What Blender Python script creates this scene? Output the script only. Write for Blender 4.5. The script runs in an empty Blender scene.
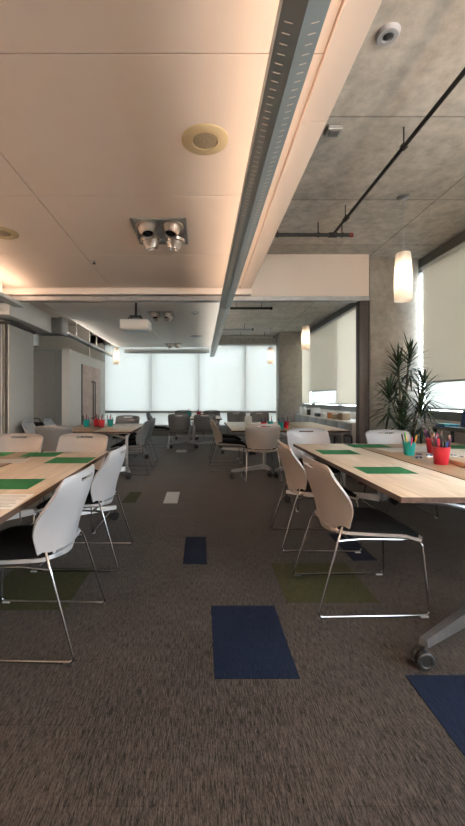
import bpy, bmesh, math, random
from mathutils import Vector, Matrix
random.seed(7)
PI = math.pi
C = bpy.context.scene.collection
SC = bpy.context.scene

# ------------------------------------------------------------------ materials
def new_mat(name):
    m = bpy.data.materials.new(name); m.use_nodes = True
    nt = m.node_tree; b = nt.nodes['Principled BSDF']
    return m, nt, b

def node(nt, typ, **kw):
    n = nt.nodes.new(typ)
    for k, v in kw.items():
        if k in n.inputs: n.inputs[k].default_value = v
        else: setattr(n, k, v)
    return n

def simple(name, col, rough=.5, metal=0, var=.06, scale=12, bump=0, spec=.5, stretch=(1, 1, 1)):
    """plain procedural surface: base colour broken up a little by noise"""
    m, nt, b = new_mat(name)
    tc = node(nt, 'ShaderNodeTexCoord'); mp = node(nt, 'ShaderNodeMapping'); mp.inputs['Scale'].default_value = stretch
    nz = node(nt, 'ShaderNodeTexNoise', Scale=scale, Detail=4.0)
    rp = node(nt, 'ShaderNodeValToRGB')
    c0 = [max(0, c * (1 - var)) for c in col]; c1 = [min(1, c * (1 + var)) for c in col]
    rp.color_ramp.elements[0].position = .3; rp.color_ramp.elements[0].color = (*c0, 1)
    rp.color_ramp.elements[1].position = .7; rp.color_ramp.elements[1].color = (*c1, 1)
    L = nt.links.new
    L(tc.outputs['Object'], mp.inputs['Vector']); L(mp.outputs[0], nz.inputs['Vector'])
    L(nz.outputs[0], rp.inputs[0]); L(rp.outputs[0], b.inputs['Base Color'])
    b.inputs['Roughness'].default_value = rough; b.inputs['Metallic'].default_value = metal
    b.inputs['Specular IOR Level'].default_value = spec
    if bump:
        bp = node(nt, 'ShaderNodeBump', Strength=bump, Distance=.01)
        L(nz.outputs[0], bp.inputs['Height']); L(bp.outputs[0], b.inputs['Normal'])
    return m

def carpet(name, dark, light, tile_tone=0.0):
    m, nt, b = new_mat(name); L = nt.links.new
    tc = node(nt, 'ShaderNodeNewGeometry')
    mp = node(nt, 'ShaderNodeMapping'); mp.inputs['Scale'].default_value = (210, 20, 1)
    L(tc.outputs['Position'], mp.inputs['Vector'])
    n1 = node(nt, 'ShaderNodeTexNoise', Scale=1.0, Detail=3.0, Roughness=.6, Distortion=.3)
    L(mp.outputs[0], n1.inputs['Vector'])
    mp2 = node(nt, 'ShaderNodeMapping'); mp2.inputs['Scale'].default_value = (420, 90, 1)
    L(tc.outputs['Position'], mp2.inputs['Vector'])
    n2 = node(nt, 'ShaderNodeTexNoise', Scale=1.0, Detail=2.0); L(mp2.outputs[0], n2.inputs['Vector'])
    n3 = node(nt, 'ShaderNodeTexNoise', Scale=3.0, Detail=3.0); L(tc.outputs['Position'], n3.inputs['Vector'])
    a1 = node(nt, 'ShaderNodeMath', operation='MULTIPLY'); a1.inputs[1].default_value = .75; L(n1.outputs[0], a1.inputs[0])
    a2 = node(nt, 'ShaderNodeMath', operation='MULTIPLY_ADD'); a2.inputs[1].default_value = .4; L(n2.outputs[0], a2.inputs[0]); L(a1.outputs[0], a2.inputs[2])
    a3 = node(nt, 'ShaderNodeMath', operation='MULTIPLY_ADD'); a3.inputs[1].default_value = .12; L(n3.outputs[0], a3.inputs[0]); L(a2.outputs[0], a3.inputs[2])
    last = a3
    if tile_tone:
        # each carpet plank has its own dye lot: a brick pattern of tones
        mp3 = node(nt, 'ShaderNodeMapping'); mp3.inputs['Rotation'].default_value = (0, 0, PI / 2); mp3.inputs['Location'].default_value = (0.585, .06, 0)
        L(tc.outputs['Position'], mp3.inputs['Vector'])
        br = node(nt, 'ShaderNodeTexBrick', Scale=1.0)
        br.inputs['Mortar Size'].default_value = .0022; br.inputs['Brick Width'].default_value = .585; br.inputs['Row Height'].default_value = .38
        br.inputs['Color1'].default_value = (.42, .42, .42, 1); br.inputs['Color2'].default_value = (.6, .6, .6, 1); br.inputs['Mortar'].default_value = (.3, .3, .3, 1)
        L(mp3.outputs[0], br.inputs['Vector'])
        a4 = node(nt, 'ShaderNodeMath', operation='MULTIPLY_ADD'); a4.inputs[1].default_value = tile_tone; L(br.outputs[0], a4.inputs[0]); L(a3.outputs[0], a4.inputs[2])
        a5 = node(nt, 'ShaderNodeMath', operation='SUBTRACT'); a5.inputs[1].default_value = tile_tone * .5; L(a4.outputs[0], a5.inputs[0])
        last = a5
    rp = node(nt, 'ShaderNodeValToRGB')
    rp.color_ramp.elements[0].position = .50; rp.color_ramp.elements[0].color = (*dark, 1)
    rp.color_ramp.elements[1].position = .80; rp.color_ramp.elements[1].color = (*light, 1)
    L(last.outputs[0], rp.inputs[0]); L(rp.outputs[0], b.inputs['Base Color'])
    bp = node(nt, 'ShaderNodeBump', Strength=.5, Distance=.004)
    L(a2.outputs[0], bp.inputs['Height']); L(bp.outputs[0], b.inputs['Normal'])
    b.inputs['Roughness'].default_value = .9; b.inputs['Specular IOR Level'].default_value = .12
    b.inputs['Sheen Weight'].default_value = .30 if tile_tone else .04; b.inputs['Sheen Roughness'].default_value = .3
    return m

def concrete(name, dark, light, seams=False):
    m, nt, b = new_mat(name); L = nt.links.new
    tc = node(nt, 'ShaderNodeNewGeometry')
    n1 = node(nt, 'ShaderNodeTexNoise', Scale=.9, Detail=8.0, Roughness=.7, Distortion=.5); L(tc.outputs['Position'], n1.inputs['Vector'])
    n2 = node(nt, 'ShaderNodeTexNoise', Scale=9.0, Detail=6.0, Roughness=.7); L(tc.outputs['Position'], n2.inputs['Vector'])
    ad = node(nt, 'ShaderNodeMath', operation='ADD'); L(n1.outputs[0], ad.inputs[0]); L(n2.outputs[0], ad.inputs[1])
    ml = node(nt, 'ShaderNodeMath', operation='MULTIPLY'); ml.inputs[1].default_value = .5; L(ad.outputs[0], ml.inputs[0])
    rp = node(nt, 'ShaderNodeValToRGB')
    rp.color_ramp.elements[0].position = .36; rp.color_ramp.elements[0].color = (*dark, 1)
    rp.color_ramp.elements[1].position = .64; rp.color_ramp.elements[1].color = (*light, 1)
    L(ml.outputs[0], rp.inputs[0]); out = rp.outputs[0]
    if seams:
        mp = node(nt, 'ShaderNodeMapping'); mp.inputs['Location'].default_value = (-.02 + .0, -.45, 0)
        L(tc.outputs['Position'], mp.inputs['Vector'])
        br = node(nt, 'ShaderNodeTexBrick', Scale=1.0, offset=0.0)
        br.inputs['Mortar Size'].default_value = .009; br.inputs['Brick Width'].default_value = 2.44; br.inputs['Row Height'].default_value = 1.18
        br.inputs['Color1'].default_value = (1, 1, 1, 1); br.inputs['Color2'].default_value = (.86, .86, .86, 1); br.inputs['Mortar'].default_value = (.55, .55, .55, 1)
        L(mp.outputs[0], br.inputs['Vector'])
        mx = node(nt, 'ShaderNodeMix', data_type='RGBA', blend_type='MULTIPLY'); mx.inputs[0].default_value = 1
        L(out, mx.inputs[6]); L(br.outputs[0], mx.inputs[7]); out = mx.outputs[2]
    L(out, b.inputs['Base Color'])
    bp = node(nt, 'ShaderNodeBump', Strength=.25, Distance=.01); L(n2.outputs[0], bp.inputs['Height']); L(bp.outputs[0], b.inputs['Normal'])
    b.inputs['Roughness'].default_value = .85
    return m

def wood(name, dark, light, rough=.35):
    m, nt, b = new_mat(name); L = nt.links.new
    tc = node(nt, 'ShaderNodeTexCoord'); mp = node(nt, 'ShaderNodeMapping'); mp.inputs['Scale'].default_value = (14, 1.2, 4)
    L(tc.outputs['Object'], mp.inputs['Vector'])
    n1 = node(nt, 'ShaderNodeTexNoise', Scale=1.6, Detail=7.0, Roughness=.6, Distortion=.8); L(mp.outputs[0], n1.inputs['Vector'])
    rp = node(nt, 'ShaderNodeValToRGB')
    rp.color_ramp.elements[0].position = .35; rp.color_ramp.elements[0].color = (*dark, 1)
    rp.color_ramp.elements[1].position = .65; rp.color_ramp.elements[1].color = (*light, 1)
    L(n1.outputs[0], rp.inputs[0]); L(rp.outputs[0], b.inputs['Base Color'])
    b.inputs['Roughness'].default_value = rough
    return m

def emit(name, col, strength, base=(.8, .8, .8)):
    m, nt, b = new_mat(name)
    b.inputs['Base Color'].default_value = (*base, 1)
    b.inputs['Emission Color'].default_value = (*col, 1); b.inputs['Emission Strength'].default_value = strength
    b.inputs['Roughness'].default_value = .4
    return m

def blind_mat(name, col, trans, transp):
    """woven roller shade cloth: part reflects, part lets diffuse light through, part open weave"""
    m = bpy.data.materials.new(name); m.use_nodes = True; nt = m.node_tree; nt.nodes.clear(); L = nt.links.new
    out = node(nt, 'ShaderNodeOutputMaterial')
    tc = node(nt, 'ShaderNodeNewGeometry')
    nz = node(nt, 'ShaderNodeTexNoise', Scale=60.0, Detail=2.0); L(tc.outputs['Position'], nz.inputs['Vector'])
    rp = node(nt, 'ShaderNodeValToRGB'); rp.color_ramp.elements[0].color = (*[c * .94 for c in col], 1); rp.color_ramp.elements[1].color = (*col, 1)
    L(nz.outputs[0], rp.inputs[0])
    df = node(nt, 'ShaderNodeBsdfDiffuse'); tl = node(nt, 'ShaderNodeBsdfTranslucent'); tp = node(nt, 'ShaderNodeBsdfTransparent')
    L(rp.outputs[0], df.inputs[0]); L(rp.outputs[0], tl.inputs[0])
    m1 = node(nt, 'ShaderNodeMixShader'); m1.inputs[0].default_value = trans; L(df.outputs[0], m1.inputs[1]); L(tl.outputs[0], m1.inputs[2])
    m2 = node(nt, 'ShaderNodeMixShader'); m2.inputs[0].default_value = transp; L(m1.outputs[0], m2.inputs[1]); L(tp.outputs[0], m2.inputs[2])
    L(m2.outputs[0], out.inputs[0])
    return m

def glass_mat(name, tint):
    m = bpy.data.materials.new(name); m.use_nodes = True; nt = m.node_tree; nt.nodes.clear(); L = nt.links.new
    out = node(nt, 'ShaderNodeOutputMaterial')
    tp = node(nt, 'ShaderNodeBsdfTransparent'); tp.inputs[0].default_value = (*tint, 1)
    gl = node(nt, 'ShaderNodeBsdfGlossy'); gl.inputs['Roughness'].default_value = .02
    mx = node(nt, 'ShaderNodeMixShader'); mx.inputs[0].default_value = .05; L(tp.outputs[0], mx.inputs[1]); L(gl.outputs[0], mx.inputs[2])
    L(mx.outputs[0], out.inputs[0])
    return m

M = {}
M['carpet'] = carpet('carpet_brown_grey', (.007, .006, .0055), (.070, .060, .0545), .15)
M['carpet_blue'] = carpet('carpet_blue', (.003, .006, .017), (.007, .013, .033))
M['carpet_olive'] = carpet('carpet_olive', (.021, .023, .010), (.048, .051, .026))
M['slab'] = concrete('concrete_slab', (.34, .315, .28), (.66, .62, .56), True)
M['column'] = concrete('concrete_column', (.34, .32, .285), (.56, .53, .48))
M['ceil'] = simple('ceiling_panel_light_warmed', (.88, .76, .67), .7, var=.02, scale=2)  # warm light bounced onto the near ceiling is put into this colour
M['ceil2'] = simple('ceiling_panel_paint_back', (.78, .76, .73), .7, var=.02, scale=2)
M['gap'] = simple('dark_joint', (.18, .14, .11), .9)
M['white_paint'] = simple('white_paint', (.75, .73, .69), .6, var=.02, scale=3)
M['wall_paint'] = simple('cream_wall_paint', (.76, .72, .66), .7, var=.03, scale=2)
M['grey_panel'] = simple('grey_panel_fabric', (.22, .225, .22), .85, var=.05, scale=30)
M['part_panel'] = simple('partition_panel_fabric', (.46, .46, .44), .8, var=.04, scale=40)
M['black'] = simple('black_rubber', (.015, .015, .016), .5)
M['black_soft'] = simple('black_seat_fabric', (.006, .006, .0065), .85, var=.2, scale=120, bump=.1, spec=.1)
M['shell_white'] = simple('white_plastic', (.34, .345, .365), .38, var=.02, scale=6)
M['shell_pink'] = simple('warm_white_plastic', (.30, .262, .24), .42, var=.02, scale=6)
M['shell_grey'] = simple('grey_plastic', (.16, .165, .17), .45, var=.05, scale=6)
M['chrome'] = simple('chrome', (.40, .40, .41), .22, 1.0, var=.05, scale=30)
M['alu'] = simple('satin_aluminium', (.42, .42, .43), .38, 1.0, var=.05, scale=25)
M['steel'] = simple('galvanised_steel', (.42, .43, .43), .45, .7, var=.12, scale=10)
M['frame'] = simple('window_frame_metal', (.19, .19, .185), .5, .5, var=.05)
M['jamb'] = simple('partition_jamb_metal', (.10, .085, .08), .5, .3)
M['channel'] = simple('light_channel_metal', (.36, .40, .41), .42, .3, var=.04, scale=4)
M['channel_pale'] = simple('light_channel_pale', (.62, .66, .66), .45, .15, var=.04, scale=4)  # on the rear channel, its brighter lighting is put into this colour
M['maple'] = wood('maple_laminate', (.50, .40, .30), (.66, .56, .45), .38)
M['wood_no_glare'] = wood('laminate_no_glare', (.30, .19, .11), (.40, .27, .17), .35)  # middle tops: lack of window reflection put into a browner colour
M['edge'] = wood('plywood_edge', (.055, .03, .02), (.10, .055, .038), .65)
M['door_wood'] = wood('door_wood', (.50, .35, .29), (.62, .45, .38), .5)
M['green'] = simple('green_paper', (.03, .27, .10), .7, var=.08, scale=20)
M['paper'] = simple('white_paper', (.8, .8, .78), .7, var=.03, scale=20)
M['ink'] = simple('dark_ink', (.12, .12, .13), .8)
M['teal'] = simple('teal_plastic', (.008, .25, .225), .35, var=.05)
M['red'] = simple('red_plastic', (.42, .015, .03), .35, var=.05)
M['navy'] = simple('navy_card', (.02, .035, .13), .5, var=.3, scale=60)
M['leaf'] = simple('dracaena_leaf', (.035, .062, .03), .42, var=.5, scale=9)
M['stem'] = simple('plant_stem', (.17, .13, .085), .8, var=.2, scale=30, bump=.3)
M['pot'] = simple('planter_plastic', (.06, .055, .05), .5)
M['soil'] = simple('potting_soil', (.03, .022, .015), .95, var=.4, scale=40, bump=.5)
M['spk'] = simple('speaker_cream', (.58, .47, .28), .6, var=.03)
M['spk_grille'] = simple('speaker_grille', (.34, .28, .19), .7, var=.3, scale=160)
M['gimbal'] = simple('gimbal_metal', (.60, .52, .46), .32, .75, var=.05)
M['lens'] = simple('lamp_lens_dark', (.02, .02, .022), .1, spec=.8)
M['pipe'] = simple('black_pipe', (.02, .018, .017), .45, .2)
M['pipe_red'] = simple('red_cap_paint', (.22, .03, .02), .5)
M['brick'] = simple('outside_wall', (.45, .34, .31), .9, var=.1, scale=1)
M['outside'] = simple('outside_facade', (.42, .44, .44), .9, var=.06, scale=.5)
M['pale_outside'] = simple('pale_outside_wall', (.75, .72, .66), .9, var=.06, scale=.5)
M['outside_win'] = simple('outside_window_band', (.16, .18, .19), .3, var=.2, scale=.7)
M['ground'] = simple('outside_ground', (.45, .45, .43), .9, var=.15, scale=.4)
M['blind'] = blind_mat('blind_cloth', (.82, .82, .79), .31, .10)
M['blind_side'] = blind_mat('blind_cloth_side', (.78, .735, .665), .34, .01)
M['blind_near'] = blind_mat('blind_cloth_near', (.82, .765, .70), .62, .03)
M['glass'] = glass_mat('window_glass', (.92, .955, .95))
M['shade'] = blind_mat('pendant_opal_glass', (.93, .90, .86), .55, .0)
M['bulb'] = emit('pendant_lamp_tube', (1.0, .80, .60), 12.0)
M['warm_strip'] = emit('warm_lamp_strip', (1.0, .68, .47), 6.5)
M['added_strip'] = emit('added_bar_lamp_strip', (1.0, .76, .58), 78.0)  # strong strip, only for the added out-of-view bar lights
M['dim_strip'] = emit('dim_lamp_strip', (1.0, .88, .76), 5.0)
M['slot'] = emit('lit_slot', (1.0, .80, .60), .22, (.6, .52, .45))
M['book_blue'] = simple('blue_cover', (.02, .10, .35), .4, var=.15)
M['book_teal'] = simple('teal_cover', (.02, .25, .33), .4, var=.15)
M['screen_blue'] = simple('laptop_lid_blue', (.03, .06, .16), .3)
M['orange'] = simple('orange_tub', (.55, .22, .08), .5)
M['kraft'] = simple('kraft_card', (.45, .33, .22), .8)
for i, c in enumerate([(.7, .1, .05), (.9, .35, .03), (.03, .03, .035), (.12, .03, .1), (.05, .12, .4), (.55, .05, .2), (.1, .35, .1), (.22, .12, .07)]):
    M['pen%d' % i] = simple('pen_barrel_%d' % i, c, .4)

# ------------------------------------------------------------------ mesh helpers
def box(bm, x0, x1, y0, y1, z0, z1, bev=0, seg=2):
    vs = [bm.verts.new(p) for p in ((x0, y0, z0), (x1, y0, z0), (x1, y1, z0), (x0, y1, z0), (x0, y0, z1), (x1, y0, z1), (x1, y1, z1), (x0, y1, z1))]
    fs = [bm.faces.new([vs[i] for i in f]) for f in ((3, 2, 1, 0), (4, 5, 6, 7), (0, 1, 5, 4), (1, 2, 6, 5), (2, 3, 7, 6), (3, 0, 4, 7))]
    if bev:
        es = {e for f in fs for e in f.edges}
        bmesh.ops.bevel(bm, geom=list(es), offset=bev, segments=seg, affect='EDGES', profile=.5)

def lathe(bm, prof, cx=0, cy=0, cz=0, n=24, mat=None):
    """prof: (r, z) list; r=0 closes"""
    rings = []
    T = mat or Matrix.Identity(4)
    for r, z in prof:
        if r < 1e-6: rings.append([bm.verts.new(T @ Vector((0, 0, z)) + Vector((cx, cy, cz)))])
        else: rings.append([bm.verts.new(T @ Vector((r * math.cos(2 * PI * i / n), r * math.sin(2 * PI * i / n), z)) + Vector((cx, cy, cz))) for i in range(n)])
    for a, b in zip(rings, rings[1:]):
        for i in range(n):
            j = (i + 1) % n
            if len(a) == 1 and len(b) == 1: continue
            if len(a) == 1: bm.faces.new((a[0], b[j], b[i]))
            elif len(b) == 1: bm.faces.new((a[i], a[j], b[0]))
            else: bm.faces.new((a[i], a[j], b[j], b[i]))

def fillet(pts, r, n=5, closed=False):
    pts = [Vector(p) for p in pts]; out = []
    N = len(pts)
    for i, p in enumerate(pts):
        if not closed and i in (0, N - 1): out.append(p); continue
        a = pts[i - 1]; b = pts[(i + 1) % N]
        da = (a - p); db = (b - p)
        t = min(r, da.length * .45, db.length * .45)
        s = p + da.normalized() * t; e = p + db.normalized() * t
        for k in range(n + 1):
            u = k / n
            out.append((1 - u) ** 2 * s + 2 * u * (1 - u) * p + u * u * e)
    return out

def tube(bm, pts, r, n=8, closed=False, cap=True):
    pts = [Vector(p) for p in pts]; N = len(pts)
    up = None; rings = []
    for i, p in enumerate(pts):
        a = pts[i - 1] if (i > 0 or closed) else p
        b = pts[(i + 1) % N] if (i < N - 1 or closed) else p
        t = (b - a).normalized()
        if up is None:
            up = Vector((0, 0, 1)) if abs(t.z) < .9 else Vector((1, 0, 0))
        up = (up - t * up.dot(t))
        if up.length < 1e-4: up = t.orthogonal()
        up.normalize(); side = t.cross(up)
        rr = r[i] if isinstance(r, (list, tuple)) else r
        rings.append([bm.verts.new(p + (up * math.cos(2 * PI * k / n) + side * math.sin(2 * PI * k / n)) * rr) for k in range(n)])
    R = range(N if closed else N - 1)
    for i in R:
        a, b = rings[i], rings[(i + 1) % N]
        for k in range(n):
            j = (k + 1) % n
            bm.faces.new((a[k], b[k], b[j], a[j]))
    if cap and not closed:
        bm.faces.new(rings[0]); bm.faces.new(list(reversed(rings[-1])))

def obj(name, bm, mat, parent=None, smooth=False, loc=None, label=None):
    me = bpy.data.meshes.new(name)
    bmesh.ops.recalc_face_normals(bm, faces=bm.faces)
    bm.to_mesh(me); bm.free()
    if smooth:
        me.polygons.foreach_set('use_smooth', [True] * len(me.polygons))
        try: me.set_sharp_from_angle(angle=math.radians(38))
        except Exception: pass
    me.materials.append(mat)
    o = bpy.data.objects.new(name, me); C.objects.link(o)
    if parent: o.parent = parent
    if loc: o.location = loc
    if label: o['label'] = label
    return o

def bmn(): return bmesh.new()
def bbox(name, dims, mat, parent=None, bev=0, smooth=False):
    bm = bmn(); box(bm, *dims, bev=bev); return obj(name, bm, mat, parent, smooth=smooth or bev > 0)

def tag(o, label, cat, group=None):
    o['label'] = label; o['category'] = cat
    if group: o['group'] = group
    return o

def thing(name, label, cat, loc=(0, 0, 0), rot=0, group=None):
    o = bpy.data.objects.new(name, None); C.objects.link(o); o.empty_display_size = .1
    o.location = loc; o.rotation_euler = (0, 0, rot)
    return tag(o, label, cat, group)

def struct(o):
    o['kind'] = 'structure'; return o

KIDS = {}
def kids(o):
    return [c for c in bpy.data.objects if c.parent == o]

def copy_tree(root, parent=None, children=None):
    if children is None:
        children = {}
        for o in bpy.data.objects:
            if o.parent: children.setdefault(o.parent.name, []).append(o)
    c = root.copy(); C.objects.link(c)
    if parent: c.parent = parent
    for ch in children.get(root.name, []): copy_tree(ch, c, children)
    return c

def place(proto, used, loc, rot, label, group=None, scale=None):
    """first use moves the prototype itself, later uses copy it and its parts"""
    o = proto if not used.get(proto.name) else copy_tree(proto)
    if o is proto: used[proto.name] = True
    o.location = loc; o.rotation_euler = (0, 0, rot)
    if scale: o.scale = scale
    o['label'] = label
    if group: o['group'] = group
    return o
used = {}

H = 1.25; CEIL = 2.815; SLAB = 3.32; WX = 3.28; FY = 12.6; LX = -5.6; BY = -3.6
PY = 5.5      # plane of the folding partition track

# ------------------------------------------------------------------ the setting
struct(bbox('floor', (LX, WX + .1, BY, FY + .1, -.12, 0), M['carpet']))
struct(bbox('ceiling', (LX, WX + .1, BY, FY + .1, SLAB, SLAB + .25), M['slab'])).name = 'ceiling'
struct(bbox('wall_left', (LX - .12, LX, BY, FY + .1, 0, SLAB), M['wall_paint']))
struct(bbox('wall_back', (LX, WX, BY - .12, BY, 0, SLAB), M['wall_paint']))

def panel_cloud(name, xs, ys, z, mat, th=.03, gap=.006):
    bm = bmn()
    for x0, x1 in zip(xs, xs[1:]):
        for y0, y1 in zip(ys, ys[1:]):
            box(bm, x0 + gap / 2, x1 - gap / 2, y0 + gap / 2, y1 - gap / 2, z, z + th, bev=.002, seg=1)
    return struct(obj(name, bm, mat))
ys = [1.738 + 1.22 * k for k in range(-4, 3)] + [5.42]
cx0 = .56
panel_cloud('ceiling_panels', [-5.55, -3.72, -1.28, cx0], ys, CEIL, M['ceil'])
struct(bbox('ceiling_panel_backing', (-5.5, cx0 + .12, ys[0], 5.4, CEIL + .03, CEIL + .06), M['gap']))
panel_cloud('ceiling_edge_trim', [cx0 + .002, cx0 + .15], [-2.6, 0.1, 2.15, 3.7, 5.42], CEIL - .012, M['ceil'], .10, .003)
panel_cloud('ceiling_panels_rear', [-2.6, -1.1, .32], [5.72, 11.7], CEIL, M['ceil2'])
struct(bbox('ceiling_rear_backing', (-2.58, .30, 5.74, 11.68, CEIL + .03, CEIL + .08), M['gap']))

# header above the partition opening, the track box and rail, the jamb post
struct(bbox('wall_header', (cx0 + .16, 2.42, PY, PY + .14, CEIL - .10, SLAB), M['ceil']))
struct(bbox('trim_1', (LX, cx0 + .16, PY - .06, PY + .14, CEIL - .085, CEIL + .05), M['ceil'], bev=.004))
tr = bmn()
box(tr, LX, 2.42, PY - .02, PY + .12, CEIL - .135, CEIL - .105)
box(tr, LX, 2.42, PY - .02, PY + .03, CEIL - .165, CEIL - .135)
box(tr, LX, 2.42, PY + .07, PY + .12, CEIL - .165, CEIL - .135)
struct(obj('trim_2', tr, M['steel']))
struct(bbox('trim_3', (2.28, 2.42, PY - .01, PY + .13, 0, CEIL - .10), M['jamb'], bev=.004))
struct(bbox('column', (2.50, 3.22, 5.65, 6.1, 0, SLAB), M['column'], bev=.012)).name = 'wall_column'
struct(bbox('column', (2.46, 3.18, 12.0, 12.5, 0, SLAB), M['column'], bev=.012)).name = 'wall_column.001'

# left of the back room: bulkhead, service pod with the double door, stacked partition panels
struct(bbox('wall_bulkhead', (-3.15, -2.87, 5.72, 7.33, H + 1.25, CEIL + .02), M['ceil2'], bev=.004))
bm = bmn(); box(bm, -5.55, -3.0, 7.87, 10.74, 0, 2.25); struct(obj('wall_pod', bm, M['grey_panel']))
bm = bmn(); box(bm, -2.998, -2.72, 7.87, 10.74, 0, 2.25); struct(obj('wall_pod_end', bm, M['grey_panel']))
bm = bmn()
for a, b, z0, z1 in ((7.9, 8.62, 0, 2.25), (10.25, 10.74, 0, 2.25), (8.62, 10.25, 2.02, 2.25)):
    box(bm, -2.72, -2.70, a, b, z0, z1)
box(bm, -2.86, -2.70, 7.85, 7.90, 0, 2.26)
struct(obj('wall_pod_side', bm, M['white_paint']))
def pod_door(y0, y1, hy, n):
    d = struct(bbox('door_%d' % n, (-2.718, -2.69, y0, y1, .01, 2.02), M['door_wood'], bev=.003))
    h = bmn(); tube(h, fillet([(-2.69, hy, .75), (-2.64, hy, .75), (-2.64, hy, 1.65), (-2.69, hy, 1.65)], .02), .012)
    obj('door_handle', h, M['black'], d, smooth=True)
pod_door(8.68, 9.44, 9.36, 1); pod_door(9.45, 10.22, 9.53, 2)
struct(bbox('trim_4', (-2.719, -2.685, 8.625, 8.675, 0, 2.02), M['jamb']))
# duct above the pod
t = thing('air_duct', 'galvanised rectangular air duct crossing above the grey pod', 'duct', (-3.6, 7.6, 2.52))
bm = bmn(); box(bm, -1.4, .88, -.12, .22, 0, .30, bev=.005); obj('duct_body', bm, M['steel'], t)
for x in (-.9, -.3, .3, .84):
    bm = bmn(); box(bm, x, x + .03, -.14, .24, -.02, .32); obj('duct_flange', bm, M['alu'], t)
t = thing('ventilation_fan', 'short galvanised vent spigot hanging above the grey pod front', 'vent', (-3.25, 7.45, 2.25))
bm = bmn(); lathe(bm, [(0, 0), (.07, 0), (.09, .02), (.09, .2), (.1, .2), (.1, .23), (0, .23)]); obj('vent_body', bm, M['steel'], t, True)
bm = bmn(); tube(bm, [(0, 0, .23), (0, 0, .30)], .03); obj('vent_neck', bm, M['alu'], t, True)

t = thing('folding_partition', 'light grey folding partition panels stacked at the left, black gaskets between', 'partition', (-3.0, 6.0, 0))
for i in range(4):
    p = bbox('panel', (-.10 - .11 * i, -.015 - .11 * i, 0, .88, .03, 2.41), M['part_panel'], t, bev=.004)
    g = bbox('gasket', (-.075 - .11 * i, -.04 - .11 * i, -.02, 0, .03, 2.41), M['black'], p)
bbox('panel_top_track', (-.46, .02, -.03, .9, 2.41, 2.45), M['black'], t)

# ------------------------------------------------------------------ windows
def blind_thing(axis, a0, a1, off, zt, zb, mat, label, group=None, cat='roller blind'):
    """axis 'x': cloth in the XZ plane at y=off; axis 'y': cloth in the YZ plane at x=off"""
    t = thing('roller_blind', label, cat, ((a0 + a1) / 2, off, zb) if axis == 'x' else (off, (a0 + a1) / 2, zb), 0 if axis == 'x' else PI / 2)
    w = (a1 - a0) / 2 - .002; h = zt - zb
    bm = bmn(); box(bm, -w, w, -.0008, .0008, .02, h - .05); obj('blind_cloth', bm, mat, t)
    bm = bmn(); box(bm, -w, w, -.008, .008, 0, .025, bev=.003); obj('bottom_bar', bm, M['alu'], t)
    bm = bmn(); tube(bm, [(-w, 0, h - .03), (w, 0, h - .03)], .028, 12); obj('blind_roller', bm, M['channel_pale'], t, True)
    return t

def window_wall(n, axis, edges, off, z0, z1, transoms, depth=.10, zlow=0.0):
    """frame of mullions and transoms with one glass pane per bay"""
    f = bmn(); s = .028
    def bx(a0, a1, b0, b1, c0, c1):
        if axis == 'x': box(f, a0, a1, b0, b1, c0, c1)
        else: box(f, b0, b1, a0, a1, c0, c1)
    for e in edges: bx(e - s, e + s, off - .0, off + depth, z0, z1)
    for z in [z0 + .03, z1 - .03] + list(transoms):
        bx(edges[0], edges[-1], off + .01, off + depth - .01, z - .03, z + .03)
    w = struct(obj('window_%d' % n, f, M['frame']))
    for a, b in zip(edges, edges[1:]):
        g = bmn()
        if axis == 'x': box(g, a + s, b - s, off + .05, off + .056, z0 + .05, z1 - .05)
        else: box(g, off + .05, off + .056, a + s, b - s, z0 + .05, z1 - .05)
        obj('pane', g, M['glass'], w)
    return w
fe = [-3.17, -1.63, -.07, 1.46, 2.62, 3.30]
window_wall(1, 'x', fe, FY, .16, 3.05, [.79])
struct(bbox('wall_far', (LX, WX + .1, FY, FY + .12, 3.05, SLAB), M['column']))
struct(bbox('wall_rear_left', (LX, -3.19, 10.9, 11.0, 0, SLAB), M['wall_paint']))
struct(bbox('wall_far_left', (LX, -3.2, FY, FY + .12, 0, SLAB), M['wall_paint']))
struct(bbox('wall_far_sill', (LX, WX + .1, FY, FY + .12, 0, .34), M['grey_panel']))
struct(bbox('trim_5', (-3.17, 2.46, FY - .10, FY - .06, .76, .83), M['steel'], bev=.004))
fl = ['white translucent roller blind on the far windows, %s' % s for s in
      ('', 'at its left end beside the pod', 'behind the projector, second bay',
       'third bay, above the two grey chairs', 'fourth bay with pink building behind', 'bay just left of the far concrete column', 'behind the far concrete column')]
for (a, b), lab in zip(list(zip(fe, fe[1:])), fl[1:6]):
    blind_thing('x', a, b, FY - .04, 3.04, .34, M['blind'], lab)

# right window wall, near part (up to the column) and rear part
ne = [-3.5, -1.3, .9, 3.1, 5.30, 5.62]
ne = [-3.5, -1.3, .9, 3.15, 5.95]
window_wall(2, 'y', ne, WX, .95, 3.19, [1.04])
struct(bbox('wall_right_sill', (WX, WX + .12, BY, 5.7, 0, .95), M['white_paint']))
struct(bbox('wall_right_head', (WX - .02, WX + .12, BY, FY, 3.19, SLAB), M['frame']))
nl = ['behind the camera end', 'beside the camera', 'facing the near tables', 'grey-white, at the right edge beside the plant']
for (a, b), lab in zip(zip(ne, ne[1:]), nl):
    if b > 4: b = 5.57
    if b > 3: blind_thing('y', a, b, WX - .05, 3.17, 1.46 if b > 4 else 1.9, M['blind_near' if b > 4 else 'blind_side'], 'near roller blind on the right window wall, ' + lab)
    if b > 4: blind_thing('y', a, b, WX - .012, 3.17, 1.09, M['blind'], 'sheer second blind showing below the grey-white one at the right edge')
re_ = [6.2, 6.95, 9.12, 11.3, 12.5]
window_wall(3, 'y', re_, WX, .95, 3.19, [1.04])
struct(bbox('wall_right_sill_rear', (WX, WX + .12, 5.7, FY, 0, .95), M['white_paint']))
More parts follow.
